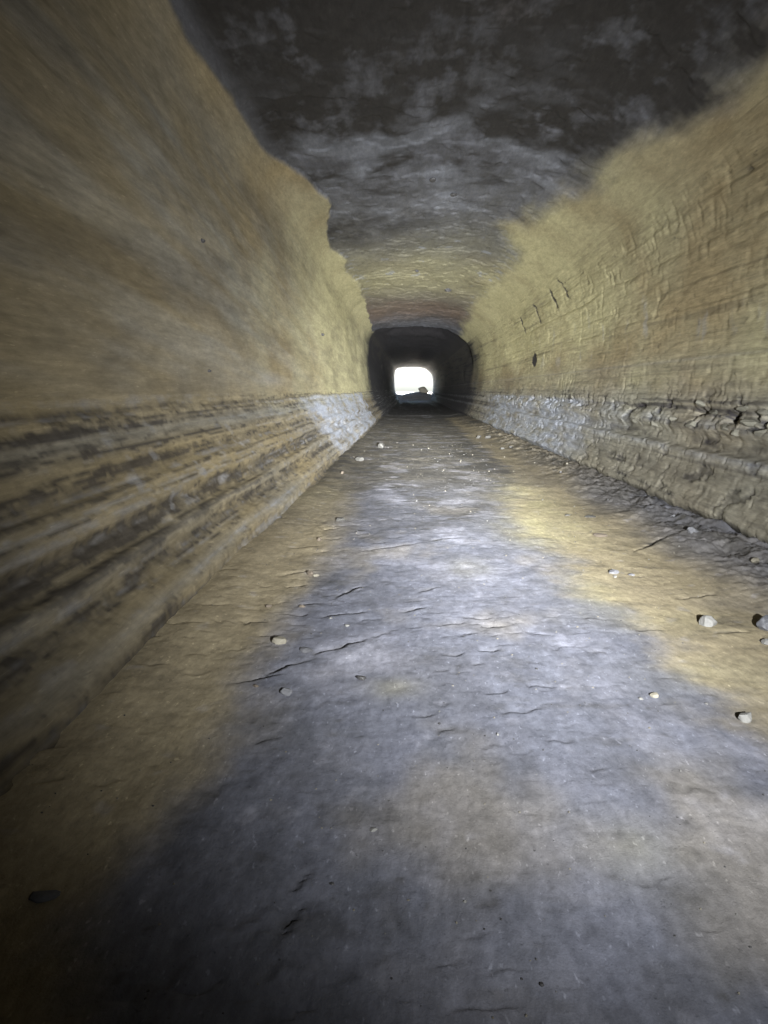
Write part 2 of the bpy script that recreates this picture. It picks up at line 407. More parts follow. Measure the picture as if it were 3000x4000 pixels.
# ------------------------------------------------------------------ right wall: pick-marked, bedded and broken along its foot
CAVITY = wall_at(2865, 1625, 2.40*H)
HOLE = wall_at(2078, 1405, 2.44*H)
def build_right():
    prof, tg, q = arch_part(_i2, len(_arch) - 1, NR)
    q = 1 - q
    ys = ysamples()
    n2 = np.stack([tg[:, 1], -tg[:, 0]], -1)
    X = prof[:, None, 0] + 0*ys; Z = prof[:, None, 1] + 0*ys; Y = ys[None, :] + 0*X
    d = common(X, Y, Z)
    fade = sst(0, 0.10, 1 - q)[:, None]
    near = sst(40, 24, Y)
    wob = 0.018*fbm(0.0, Y*0.8, 1, 4, 131)
    zw = Z/H + wob + 0.012*fbm(0.0, Y*4, Z*4, 3, 132)
    low = 1 - sst(0.90, 1.16, zw + 0.05*fbm(Y*1.5, Z*4, 1.0, 4, 133))
    led = np.interp(zw, [-0.1, 0.02, 0.055, 0.085, 0.13, 0.20, 0.34, 0.44, 0.475, 0.52, 0.555, 0.64, 0.69, 0.78, 0.84, 0.90, 1.0],
                        [0.03, 0.03, -.045, -.05, 0.030, 0.015, 0.00, 0.012, 0.038, 0.034, -.040, -.045, 0.035, 0.030, -.02, 0.012, 0.0])
    frag = 0.5 + 0.5*np.clip(1.8*fbm(0.0, Y*0.30, zw*2, 3, 141), -1, 1)
    d = d + 0.72*led*low*(0.7 + 0.5*frag) - 0.045*bump1(zw, 0.085, 0.030)*(0.4 + 0.8*frag)*near
    # broken blocks in each bed: offsets and open joints between them
    edges = [-0.2, 0.10, 0.30, 0.47, 0.545, 0.68, 0.77, 0.86, 0.98]
    for k in range(len(edges) - 1):
        bw = [0.42, 0.36, 0.30, 0.50, 0.26, 0.20, 0.20, 0.34][k]
        inb = sst(edges[k] - 0.010, edges[k] + 0.012, zw)*(1 - sst(edges[k+1] - 0.012, edges[k+1] + 0.010, zw))
        u = (Y + 0.022*fbm(Y*3, Z*9, 1.0 + k, 3, 150 + k) + 0.05*(k % 3 - 1)*(Z - edges[k]*H))/bw
        u = u + 0.55*noise(Y*0.8, 0.0, 7.0*k, 160 + k)
        i0 = np.floor(u).astype(np.int64); fu = u - i0
        off = (rnd(i0, k, 170) - 0.5)*0.007
        open_ = rnd(i0, k, 171) > 0.62
        part = sst(-0.15, 0.25, noise(Y*1.5, Z*7, 2.0 + k, 175 + k))
        gap = 0.3*np.exp(-((np.minimum(fu, 1 - fu)*bw)/(0.011 + 0.0008*Y))**2)*open_*part*0.045*(0.5 + 0.8*rnd(i0, k, 173))
        d = d + inb*low*(off - gap)
    # crumbled rubbly bed between knee and eye height
    crumb = 0.5 - 1.6*np.abs(fbm(X*6, Y*1.5, Z*10, 5, 181, 0.72))
    rub = np.clip(bump1(zw, 0.80, 0.09) + 0.6*bump1(zw, 0.06, 0.06) + 0.25*low, 0, 1)
    d = d + 0.010*rub*crumb*near
    pit = sst(0.30, 0.50, fbm(X*5, Y*2.4, Z*7, 4, 183, 0.62))*np.clip(bump1(zw, 0.81, 0.08) + 0.45*low, 0, 1)
    d = d - 0.030*pit*near
    # pick strokes: short, nearly upright grooves
    sk = Y + 0.16*Z
    pk = noise(sk*7, Z*4.5, 0.0, 191); pk2 = noise(sk*14, Z*9, 4, 192)
    pkw = np.clip(sst(0.85, 1.05, Z/H)*(0.45 + 0.8*fbm(0.0, Y*0.5, Z*1.0, 3, 193)) + 0.35*low, 0.12, 1)*fade
    d = d - pkw*near*(0.014*np.clip(pk - 0.10, 0, 1)*2 + 0.007*np.clip(pk2 - 0.05, 0, 1)*2)
    d = d + 0.0075*fade*fbm(X*9, Y*1.7, Z*11, 5, 194, 0.70)*near*np.clip(0.7 + 0.8*fbm(Y*0.4, Z*0.8, 2.0, 2, 195), 0.25, 1.3)
    mid = sst(0.95, 1.15, Z/H)*fade*near
    vary = np.clip(0.45 + 1.0*fbm(Y*0.45, Z*0.9, 2.0, 3, 196), 0.10, 1.2)
    lamr = noise(zw*24, Y*0.10, 0.0, 197) + 0.6*noise(zw*50, Y*0.2, 1.0, 198)
    d = d + 0.0120*low*lamr*near + 0.0055*mid*(noise(Z*12, Y*0.10, 3.0, 199) + 0.5*noise(Z*30, Y*0.2, 4.0, 199))
    c1, c2, c3 = strokes(sk, Z, 0.62, 0.085, 1000, 0.4), strokes(sk + 0.1, Z + 0.05, 0.40, 0.055, 1100, 0.45), strokes(sk, Z, 1.1, 0.13, 1200, 0.2)
    d = d - 0.62*mid*vary*(0.026*c1 + 0.018*c2 + 0.012*c3)
    chip_shade = mid*vary*(0.55*sst(0.35, 0.9, c1) + 0.35*sst(0.35, 0.9, c2) + 0.35*sst(0.4, 0.9, c3))  # shade of the pick strokes painted in as dark colour
    lw = low*near
    c4 = strokes(sk, Z, 0.45, 0.065, 1500, 0.7); c5 = strokes(sk, Z, 0.55, 0.12, 1300, 0.4)
    chip_shade = chip_shade + lw*(0.55*sst(0.4, 0.9, c5) + 0.7*bump1(zw, 0.82, 0.09)*sst(0.3, 0.9, c4))
    d = d - lw*(0.016*c5 + 0.012*strokes(sk, Z + 0.03, 0.30, 0.06, 1400, 0.55) + 0.042*bump1(zw, 0.82, 0.09)*c4)
    # long bedding cracks, higher up, with a slight overhang
    for zc, dep, wdt, seed in ((2.22, 0.030, 0.011, 201), (2.50, 0.012, 0.010, 202), (1.74, 0.016, 0.010, 203), (1.30, 0.010, 0.009, 204), (1.93, 0.010, 0.008, 205)):
        zl = zc*H + 0.05*fbm(0.0, Y*0.35, seed, 4, seed) - 0.004*(Y - 8)
        strength = np.clip(0.5 + 1.2*fbm(0.0, Y*0.9, 0.0, 3, seed + 30), 0.1, 1)*sst(26, 14, Y)
        d = d + fade*(-dep*strength*bump1(Z, zl, wdt*(1 + Y/12)) + 0.010*strength*sst(zl, zl - 0.01, Z)*bump1(Z, zl - 0.05, 0.07))
    # gouges across the shoulder of the arch, their shadow painted dark
    slit = 0*d
    for yc, z0, z1, w in ((12.9, 2.38, 2.72, 0.05), (13.9, 2.30, 2.66, 0.07), (15.9, 2.25, 2.60, 0.07), (18.2, 2.2, 2.55, 0.07)):
        yy = yc + 0.9*(Z/H - 2.4) + 0.10*fbm(Y*3, Z*7, 1.0, 3, int(yc*10))
        slit = slit + bump1(Y, yy, w)*sst(z0 - 0.05, z0 + 0.05, Z/H)*(1 - sst(z1 - 0.05, z1 + 0.03, Z/H))*(0.5 + 0.8*np.clip(0.5 + fbm(Z*9, Y*2, 2.0, 2, 217), 0, 1))
    slit = slit*sst(0, 0.05, 1 - q)[:, None]
    d = d - 0.02*slit
    # broken-out hollow and a small shallow hole whose shade is painted dark
    cy, cz = CAVITY
    rr = np.sqrt(((Y - cy)/0.13)**2 + ((Z - cz)/0.075)**2) + 0.75*fbm(0.0, Y*9, Z*11, 3, 211)
    d = d - 0.17*(1 - sst(0.45, 1.05, rr))
    rr = np.sqrt(((Y - cy - 0.72)/0.22)**2 + ((Z - cz - 0.02)/0.05)**2) + 0.9*fbm(0.0, Y*9, Z*12, 3, 212)
    d = d - 0.09*(1 - sst(0.4, 1.0, rr))
    rr = np.sqrt(((Y - cy + 0.55)/0.22)**2 + ((Z - cz + 0.01)/0.05)**2) + 0.9*fbm(0.0, Y*9, Z*12, 3, 213)
    d = d - 0.12*(1 - sst(0.4, 1.0, rr))
    hy, hz = HOLE
    hl = 1 - sst(0.75, 1.05, np.sqrt(((Y - hy)/0.42)**2 + ((Z - hz)/0.16)**2) + 0.25*fbm(Y*3, Z*9, 0.0, 3, 215))
    d = d - 0.012*hl
    P = np.stack([X + n2[:, None, 0]*d, Y, Z + n2[:, None, 1]*d], -1)
    grey, tl, tr = ratio_masks(P[..., 0], Y, P[..., 2])
    grey = grey*sst(1.7*H, 2.1*H, P[..., 2])
    big, g0, olive = base_masks(P[..., 0], Y, P[..., 2])
    g = np.clip(g0 + 0.65*low + 0.35*bump1(Z/H, 1.2, 0.15), 0, 1)
    patch = 0.5 + 0.9*fbm(X*2, Y*1.6, Z*5, 5, 222, 0.62)
    dk = np.clip(0.85*bump1(zw, 0.60, 0.045) + 0.95*bump1(zw, 0.085, 0.035) + 0.45*bump1(zw, 0.33, 0.07) + 0.35*bump1(zw, 0.84, 0.04), 0, 1)*np.clip(patch*1.3, 0, 1)  # darker beds, with the foot undercut's shadow line painted in
    dk = np.clip(dk*0.75 + hl + 0.95*pit + 0.92*sst(26.5, 34, Y + 1.5*big), 0, 1)  # shade in hole and pits, and far torch fade, painted dark
    cr = (sst(9.5, 12.5, Y + 1.5*big)*(1 - sst(22, 27, Y))*(1 - sst(0.84, 0.92, zw))*sst(-0.05, 0.15, zw))*np.clip(0.62 + 0.8*fbm(X*2, Y*1.0, Z*7, 4, 223), 0, 1)
    cr = np.clip(cr + 0.30*low*bump1(zw, 0.50, 0.035)*np.clip(patch + 0.2, 0, 1) + 0.25*bump1(zw, 0.74, 0.05)*patch + 0.14*bump1(Z/H, 1.27, 0.012), 0, 1)
    # pale scuffs on the worked face
    scf = sst(0.30, 0.65, fbm(0.0, sk*3.0, Z*1.6, 4, 224))*sst(1.3, 1.5, Z/H)*(1 - sst(1.9, 2.1, Z/H))
    cr = np.clip(cr + 0.30*scf*sst(24, 10, Y), 0, 1)*(1 - hl)
    dk = np.clip(dk + 1.4*slit + chip_shade + 0.62*low*sst(0.10, 0.60, lamr + 0.3*fbm(X*9, Y*2, Z*12, 3, 226)) + 0.32*(1 - low)*sst(0.15, 0.7, fbm(Z*8, Y*0.15, 5.0, 4, 227, 0.68)), 0, 1)*(1 - 0.6*cr)
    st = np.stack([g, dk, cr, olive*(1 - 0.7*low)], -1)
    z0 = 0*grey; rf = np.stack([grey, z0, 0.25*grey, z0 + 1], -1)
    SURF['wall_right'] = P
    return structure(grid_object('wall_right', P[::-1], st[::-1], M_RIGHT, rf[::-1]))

# ------------------------------------------------------------------ ceiling: grey flaking roof with stains and torch fall-off in its colour
def build_ceiling():
    prof, tg, q = arch_part(_i1, _i2, NC)
    ys = ysamples()
    n2 = np.stack([tg[:, 1], -tg[:, 0]], -1)
    X = prof[:, None, 0] + 0*ys; Z = prof[:, None, 1] + 0*ys; Y = ys[None, :] + 0*X
    d = common(X, Y, Z)
    fade = (sst(0, 0.05, 1 - q)*sst(0, 0.05, q))[:, None]
    grey, tl, tr = ratio_masks(X, Y, Z)
    # thin layers flaked off in steps
    f = 2.4*fbm(X*0.9, Y*0.55, 0.0, 5, 301, 0.55)
    ter = np.floor(f) + sst(0.42, 0.58, f - np.floor(f))
    d = d + fade*grey*0.012*ter
    f2 = 3.5*fbm(X*2.2, Y*1.1, 5, 4, 302, 0.55)
    d = d + fade*grey*0.0022*(np.floor(f2) + sst(0.35, 0.65, f2 - np.floor(f2)))
    d = d + fade*0.002*fbm(X*6, Y*4, Z*6, 4, 303)
    # the edge of the missing layer on the left: a small lip with a shadowed joint
    d = d - fade*0.035*sst(0.0, 0.02, tl)*grey - fade*0.02*bump1(tl, 0.012, 0.012)*sst(18, 12, Y)
    # hollow beyond 30 m
    hol = sst(32.2, 32.8, Y + 0.35*noise(X*1.3, 0.0, 0.0, 305))*(1 - sst(36, 40, Y))*(1 - sst(1.0, 1.5, np.abs(X - 0.35)))
    d = d - 0.22*hol*fade
    P = np.stack([X + n2[:, None, 0]*d, Y, Z + n2[:, None, 1]*d], -1)
    grey, tl, tr = ratio_masks(P[..., 0], Y, P[..., 2])
    _, g0, olive = base_masks(P[..., 0], Y, P[..., 2])
    big = fbm(X*0.7, Y*0.45, 0.0, 5, 311, 0.6)
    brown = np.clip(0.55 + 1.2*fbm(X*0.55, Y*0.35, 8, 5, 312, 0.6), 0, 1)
    brown_dim = 0.08 + (0.80 + 0.20*sst(0.0, 1.0, brown))*sst(10.5, 6.2, Y + 2.2*big + 0.8*fbm(X*2, Y*1.2, 9.0, 4, 318, 0.65)) + 0.20*sst(0.15, 0.85, brown) + 0.60*bump1(Y, 13.0, 1.4)*sst(0.9, -0.6, X + 0.5*big)  # dark brown patches, deepened near the camera to paint the beam's fall-off
    brown_dim = brown_dim + 0.45*sst(0.1, 0.5, fbm(X*1.5, Y*1.6, 0.0, 5, 313))*sst(16, 9, Y)
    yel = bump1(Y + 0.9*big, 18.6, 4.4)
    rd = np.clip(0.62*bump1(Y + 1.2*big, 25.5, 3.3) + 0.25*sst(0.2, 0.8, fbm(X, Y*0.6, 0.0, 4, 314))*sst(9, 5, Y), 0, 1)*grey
    brown_dim = brown_dim*np.clip(1.0 + 0.8*fbm(X*2.6, Y*1.1, 3.0, 5, 319, 0.68), 0.3, 1.2)
    brown_dim = np.clip(brown_dim*(1 - 0.7*yel)*grey + 0.25*yel*grey, 0, 1)
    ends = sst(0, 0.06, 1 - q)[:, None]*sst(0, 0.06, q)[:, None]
    brown_dim = brown_dim*ends + 0.25*grey*(1 - ends)
    dk = 0.97*sst(31.8, 32.8, Y + 0.5*big)  # torch fade and shade past the roof lip painted dark
    pale_spot = sst(0.52, 0.72, fbm(X*3, Y*1.8, 0.0, 4, 315))*bump1(Y, 15.5, 4.5)  # random pale spots, most of them part-way down the roof
    edge = (bump1(tl, 0.05, 0.05) + bump1(tr, 0.05, 0.06))*sst(0.15, 0.5, fbm(X*5, Y*3, Z*5, 3, 316))*bump1(Y, 18, 6)
    pale = 0.40*sst(0.0, 0.6, fbm(X*1.1, Y*1.0, 0.0, 5, 317))*bump1(Y, 9.8, 2.4)*grey
    cr = np.clip(0.5*pale_spot*grey + 0.45*edge + pale, 0, 1)
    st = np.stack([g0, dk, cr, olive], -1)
    rf = np.stack([grey*(1 - 0.85*yel), rd*ends, brown_dim, 0*g0 + 1], -1)
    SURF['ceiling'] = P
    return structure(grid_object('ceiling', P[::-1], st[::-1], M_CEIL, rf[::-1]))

# ------------------------------------------------------------------ floor
LB = [floor_at(*p) for p in ((1440, 1700), (1400, 1850), (1330, 2070), (1280, 2180), (1185, 2290), (1050, 2560), (850, 2830), (700, 3150), (450, 3500), (180, 3950))]
RB = [floor_at(*p) for p in ((1900, 1760), (1990, 1840), (1985, 2000), (2080, 2090), (2240, 2190), (2300, 2340), (2480, 2380), (2680, 2560), (2800, 2680), (3000, 2790))]
def border(pts, y):
    p = sorted((b, a) for a, b in pts)
    return np.interp(y, [b for b, a in p], [a for b, a in p])
XL, XR = -0.955*H, 2.05*H
SCARPS = []
for x0, y0, x1, y1, hgt in ((1230, 2560, 1430, 2500, 0.020), (1040, 2640, 1220, 2575, 0.012), (1310, 2330, 1420, 2290, 0.022), (1250, 2415, 1430, 2390, 0.016), (1180, 2365, 1250, 2355, 0.014),
                          (1440, 2150, 1650, 2125, 0.012), (1690, 2118, 1780, 2105, 0.014), (1090, 2250, 1240, 2225, 0.010), (1130, 2145, 1240, 2130, 0.010), (1640, 2315, 1720, 2295, 0.012),
                          (1380, 2075, 1440, 2070, 0.012), (1560, 2400, 1660, 2375, 0.010), (2490, 2150, 2620, 2110, 0.022), (2800, 2478, 2930, 2474, 0.016), (1760, 1705, 2060, 1697, 0.022),
                          (1420, 1880, 1560, 1868, 0.010), (1290, 2110, 1330, 2100, 0.010), (900, 2680, 1100, 2640, 0.010), (1000, 2900, 1100, 2870, 0.008), (1080, 3700, 1210, 3520, 0.007),
                          (1150, 3480, 1230, 3380, 0.006), (1040, 3830, 1090, 3740, 0.005), (2660, 2345, 2800, 2320, 0.008), (1480, 1965, 1700, 1950, 0.008), (2330, 2075, 2400, 2078, 0.006)):
    SCARPS.append((*floor_at(x0, y0), *floor_at(x1, y1), 1.05*hgt))
def floor_z(X, Y):
    X = np.asarray(X, float); Y = np.asarray(Y, float)
    z = 0.018*fbm(X*0.7, Y*0.5, 0.0, 3, 401)
    # foot of the right wall: trodden crumbs banked up against it; a gentler sand bank on the left
    bank = sst(0.62, 0.0, XR - X)
    z = z + bank*(0.085 + 0.045*fbm(X*5, Y*2.4, 0.0, 5, 402, 0.66)*sst(30, 18, Y)) + 0.035*sst(0.30, 0.0, X - XL)
    ang = 0.17
    u = X*math.cos(ang) + Y*math.sin(ang); v = -X*math.sin(ang) + Y*math.cos(ang)
    # low step-like ripples across the floor
    w = 0.5*fbm(X*0.8, Y*0.6, 0.0, 3, 403)
    r = noise(u*2.6, v*9 + 2*w, 0.0, 404); r2 = noise(u*5, v*20 + 3*w, 0.0, 405)
    amp = np.clip(0.35 + 0.9*fbm(X*0.6, Y*0.5, 3, 3, 406), 0.05, 1)
    side = 0.35 + 0.65*sst(1.0, -0.3, X)
    z = z + 0.0032*amp*side*np.clip(r, -0.25, 1) + 0.0010*amp*r2
    z = z + 0.0034*fbm(X*9, Y*3.5, 0.0, 5, 408, 0.66)
    wv0 = 0.034*fbm(X*6, Y*7, 0.0, 5, 409, 0.62)
    brk = 0.35 + 1.0*np.clip(0.5 + 1.3*fbm(X*7, Y*5, 0.0, 3, 410), 0, 1)
    pat = np.clip(0.28 + 1.2*fbm(X*0.9, Y*0.7, 6.0, 3, 411), 0.0, 1)*(0.35 + 0.65*sst(1.2, -0.2, X))*sst(24, 12, Y)
    ang2 = 0.38
    u2 = X*math.cos(ang2) + Y*math.sin(ang2); v2 = -X*math.sin(ang2) + Y*math.cos(ang2)
    z = z - pat*(0.022*strokes(v2, u2, 0.20, 0.17, 2000, 0.45) + 0.009*strokes(v2 + 0.04, u2, 0.11, 0.10, 2100, 0.5)) - 0.0025*strokes(v2, u2, 0.30, 0.13, 2200, 0.25)*sst(20, 10, Y)
    for (ax, ay, bx, by, hg) in SCARPS:
        # a broken edge: rock drops away from the near side towards the far side
        L = math.hypot(bx - ax, by - ay); ux, uy = (bx - ax)/L, (by - ay)/L
        s = (X - ax)*ux + (Y - ay)*uy
        n = -(X - ax)*uy + (Y - ay)*ux
        nn = n + wv0*min(1.5, 0.3 + L)
        along = sst(-0.12, 0.3, s/L)*(1 - sst(0.7, 1.12, s/L))*brk
        wd = 0.012 + 0.0025*abs(ay)
        z = z + 0.4*hg*along*np.where(nn < 0, np.exp(-(nn/0.10)**2), 0)*sst(0.0, -0.3*wd, nn) - hg*0.9*along*np.where(nn >= 0, np.exp(-(nn/(1.6*wd))**2), 0)
    z = z - 0.07*bump1(Y, 33.0, 0.35)
    z = z - 0.03*sst(33.5, 34.2, Y)
    return z
def build_floor():
    xs = np.linspace(XL - 0.16, XR + 0.2, 340)
    ys = ysamples(0.75, 36, 1100)
    X, Y = np.meshgrid(xs, ys, indexing='ij')
    Z = floor_z(X, Y)
    wl = 0.06*fbm(X*2.2, Y*1.6, 0.0, 5, 421, 0.6)
    lb, rb = border(LB, Y), border(RB, Y)
    sl = 0.05 + 0.012*Y
    left = sst(-1.7*sl, 1.7*sl, X - lb + 1.5*wl)
    right = sst(-0.17, 0.17, rb - X + 2.6*wl + 0.10*fbm(X*2, Y*4, 0.0, 4, 423))
    big = fbm(X*0.9, Y*0.55, 0.0, 4, 424)
    g = left*right
    rightside = (1 - right)
    # the banked crumbs under the right wall are grey again
    bank = sst(0.60, 0.15, XR - X + 0.25*big)
    g = np.clip(g + 0.75*bank + 0.28*rightside*sst(-0.2, 0.5, big), 0, 1)
    g = g*(1 - 0.75*sst(7.0, 12.5, Y + 1.2*big))
    warm = sst(0.15, 0.75, fbm(X*1.4, Y*0.9, 0.0, 4, 425) + 0.12)
    g = np.clip(g*(1 - 0.33*warm*left*right), 0, 1)
    dk = np.clip(0.24*sst(-0.1, 0.6, fbm(X*2.6, Y*1.6, 4.0, 5, 436, 0.68)) + 0.16*sst(0.05, 0.6, fbm(X*1.3, Y*2.2, 0.0, 5, 426, 0.6)) + 0.30*sst(0.3, 0.7, fbm(X*3.5, Y*7, 0.0, 4, 427, 0.6))*left + 0.35*bank*np.clip(0.5 + fbm(X*3, Y*3, 0.0, 4, 428), 0, 1), 0, 1)
    wv0 = 0.034*fbm(X*6, Y*7, 0.0, 5, 409, 0.62)
    for (ax, ay, bx, by, hg) in SCARPS:
        L = math.hypot(bx - ax, by - ay); ux, uy = (bx - ax)/L, (by - ay)/L
        s = (X - ax)*ux + (Y - ay)*uy; n = -(X - ax)*uy + (Y - ay)*ux + wv0*min(1.5, 0.3 + L)
        dk = dk + 0.55*min(1, hg/0.014)*sst(-0.1, 0.3, s/L)*(1 - sst(0.7, 1.1, s/L))*bump1(n, 0.010, 0.018 + 0.003*ay)  # each scarp's shadow painted as a dark line
    pat = np.clip(0.28 + 1.2*fbm(X*0.9, Y*0.7, 6.0, 3, 411), 0.0, 1)*(0.35 + 0.65*sst(1.2, -0.2, X))*sst(24, 12, Y)
    u2 = X*math.cos(0.38) + Y*math.sin(0.38); v2 = -X*math.sin(0.38) + Y*math.cos(0.38)
    dk = dk + pat*(1.0*sst(0.35, 0.95, strokes(v2, u2, 0.20, 0.17, 2000, 0.45)) + 0.45*sst(0.35, 0.95, strokes(v2 + 0.04, u2, 0.11, 0.10, 2100, 0.5))) + 0.35*sst(0.5, 1.0, strokes(v2, u2, 0.30, 0.13, 2200, 0.25))*sst(20, 10, Y)  # shade behind the chipped strokes painted into the floor colour
    fleck = sst(0.55, 0.72, fbm(X*16, Y*16, 0.0, 2, 429))
    dk = np.clip(dk + 0.35*fleck*sst(8, 3, Y), 0, 1)*(1 - 0.3*(1 - left))
    dk = np.clip(dk + 0.84*sst(3.4, 10.5, Y + 1.0*big)*(1 - 0.55*rightside) + 0.45*bump1(Y, 26.0, 2.2)*sst(-0.1, 0.4, big + 0.2) + 0.80*sst(29, 33, Y + big) + 0.5*bump1(Y, 33, 0.5), 0, 1)  # browner with depth; shadowed band, groove and far torch fade painted dark
    px, py = floor_at(1370, 2590)
    cr = 0.55*np.exp(-(((X - px)/0.24)**2 + ((Y - py)/0.28)**2))*np.clip(0.6 + fbm(X*5, Y*5, 0.0, 4, 430), 0, 1)
    px, py = floor_at(1950, 2330)
    cr = cr + 0.12*np.exp(-(((X - px)/0.5)**2 + ((Y - py)/0.9)**2))*np.clip(0.6 + 0.9*fbm(X*3, Y*3, 0.0, 4, 431), 0, 1)
    cr = np.clip(cr + 0.22*sst(0.40, 0.85, fbm(X*9, Y*7, 0.0, 4, 432)) + 0.24*sst(0.0, 0.8, fbm(X*1.8, Y*1.4, 0.0, 5, 433, 0.62))*left*right, 0, 1)
    yel = np.zeros_like(X)
    for (ppx, ppy, rx, ry, a) in ((2060, 1950, 0.33, 1.7, 0.85), (2110, 2070, 0.30, 0.7, 0.8), (2290, 2300, 0.17, 0.35, 0.65), (2560, 2420, 0.30, 0.22, 0.4), (2830, 2640, 0.25, 0.2, 0.5), (1240, 1930, 0.3, 1.2, 0.35), (1540, 2690, 0.10, 0.09, 0.4), (1830, 2220, 0.12, 0.25, 0.3), (2490, 3340, 0.12, 0.12, 0.25)):
        qx, qy = floor_at(ppx, ppy)
        yel = yel + a*np.exp(-(((X - qx + wl)/rx)**2 + ((Y - qy)/ry)**2))
    yel = np.clip(yel, 0, 1)*np.clip(0.75 + 0.5*fbm(X*3, Y*2, 0.0, 3, 435), 0, 1)
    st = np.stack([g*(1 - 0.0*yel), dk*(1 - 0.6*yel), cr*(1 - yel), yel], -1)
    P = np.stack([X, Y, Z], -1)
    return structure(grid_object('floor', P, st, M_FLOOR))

build_left(); build_right(); build_ceiling(); build_floor()

# unseen rock face added behind the camera to keep sky light out
def build_back():
    xs = np.linspace(-2.1*H, 2.9*H, 60); zs = np.linspace(-0.3*H, 3.7*H, 60)
    X, Z = np.meshgrid(xs, zs, indexing='ij')
    Y = -10.6 + 0.25*fbm(X*0.8, Z*0.8, 0.0, 4, 501)
    st = np.zeros(X.shape + (4,)); st[..., 0] = np.clip(0.4 + 0.6*fbm(X, Z, 0.0, 3, 502), 0, 1)
    return structure(grid_object('light_block_back', np.stack([X, Y, Z], -1), st, M_RIGHT))
build_back()

# ------------------------------------------------------------------ land outside the far mouth
def build_ground():
    m = bpy.data.materials.new('pale_dry_ground'); m.use_nodes = True
    nt = m.node_tree; b = nt.nodes['Principled BSDF']
    n = nt.nodes.new('ShaderNodeTexNoise'); n.inputs['Scale'].default_value = 0.05; n.inputs['Detail'].default_value = 8
    r = nt.nodes.new('ShaderNodeValToRGB')
    r.color_ramp.elements[0].color = (0.40, 0.37, 0.30, 1); r.color_ramp.elements[1].color = (0.55, 0.52, 0.45, 1)
    tc = nt.nodes.new('ShaderNodeTexCoord'); nt.links.new(tc.outputs['Object'], n.inputs['Vector'])
    nt.links.new(n.outputs['Fac'], r.inputs[0]); nt.links.new(r.outputs[0], b.inputs['Base Color'])
    b.inputs['Roughness'].default_value = 0.95
    ys = np.concatenate([[88.2], np.linspace(90, 140, 30), np.geomspace(145, 4500, 40)])
    xs = np.concatenate([-np.geomspace(3000, 30, 25), np.linspace(-28, 28, 29), np.geomspace(30, 3000, 25)])
    X, Y = np.meshgrid(xs, ys, indexing='ij')
    Z = -0.25 - 9*sst(90, 150, Y) + 0.25*fbm(X*0.2, Y*0.2, 0.0, 3, 601)*sst(88.2, 92, Y)
    return structure(grid_object('ground', np.stack([X, Y, Z], -1), None, m))
build_ground()

# ------------------------------------------------------------------ loose stones
def stone_material(name, c0, c1, rough=0.75):
    m = bpy.data.materials.new(name); m.use_nodes = True
    nt = m.node_tree; N, L = nt.nodes, nt.links; b = N['Principled BSDF']
    tc = N.new('ShaderNodeTexCoord'); n = N.new('ShaderNodeTexNoise')
    n.inputs['Scale'].default_value = 22; n.inputs['Detail'].default_value = 7; n.inputs['Roughness'].default_value = 0.7
    L.new(tc.outputs['Object'], n.inputs['Vector'])
    r = N.new('ShaderNodeValToRGB'); r.color_ramp.elements[0].position = 0.32; r.color_ramp.elements[1].position = 0.68
    r.color_ramp.elements[0].color = (*c0, 1); r.color_ramp.elements[1].color = (*c1, 1)
    L.new(n.outputs['Fac'], r.inputs[0]); L.new(r.outputs[0], b.inputs['Base Color'])
    b.inputs['Roughness'].default_value = rough; b.inputs['Specular IOR Level'].default_value = 0.3
    n2 = N.new('ShaderNodeTexNoise'); n2.inputs['Scale'].default_value = 90; n2.inputs['Detail'].default_value = 4
    L.new(tc.outputs['Object'], n2.inputs['Vector'])
    bp = N.new('ShaderNodeBump'); bp.inputs['Strength'].default_value = 0.4; bp.inputs['Distance'].default_value = 0.004
    L.new(n2.outputs['Fac'], bp.inputs['Height']); L.new(bp.outputs[0], b.inputs['Normal'])
    return m
S_WHITE = stone_material('white_stone', (0.125, 0.120, 0.115), (0.185, 0.178, 0.170))
S_CREAM = stone_material('cream_stone', (0.135, 0.120, 0.095), (0.20, 0.18, 0.145))
S_GREY = stone_material('grey_stone', (0.095, 0.094, 0.104), (0.15, 0.147, 0.158))
S_BROWN = stone_material('brown_stone', (0.075, 0.060, 0.048), (0.125, 0.10, 0.078))
S_DARK = stone_material('dark_stone', (0.035, 0.034, 0.036), (0.075, 0.07, 0.07), 0.55)
S_DULL = stone_material('dull_stone', (0.034, 0.032, 0.029), (0.058, 0.054, 0.050))
S_GLOSS = stone_material('glossy_stone', (0.035, 0.035, 0.040), (0.13, 0.13, 0.145), 0.35)

def ico(level):
    t = (1 + 5**0.5)/2
    v = [(-1, t, 0), (1, t, 0), (-1, -t, 0), (1, -t, 0), (0, -1, t), (0, 1, t), (0, -1, -t), (0, 1, -t), (t, 0, -1), (t, 0, 1), (-t, 0, -1), (-t, 0, 1)]
    f = [(0, 11, 5), (0, 5, 1), (0, 1, 7), (0, 7, 10), (0, 10, 11), (1, 5, 9), (5, 11, 4), (11, 10, 2), (10, 7, 6), (7, 1, 8), (3, 9, 4), (3, 4, 2), (3, 2, 6), (3, 6, 8), (3, 8, 9), (4, 9, 5), (2, 4, 11), (6, 2, 10), (8, 6, 7), (9, 8, 1)]
    v = [np.array(p)/np.linalg.norm(p) for p in v]
    for _ in range(level):
        cache, nf = {}, []
        def mid(a, b):
            k = (min(a, b), max(a, b))
            if k not in cache:
                p = v[a] + v[b]; v.append(p/np.linalg.norm(p)); cache[k] = len(v) - 1
            return cache[k]
        for a, b, c in f:
            x, y, z = mid(a, b), mid(b, c), mid(c, a)
            nf += [(a, x, z), (b, y, x), (c, z, y), (x, y, z)]
        f = nf
    return np.array(v), f
ICO = {k: ico(k) for k in (1, 2, 3, 4)}
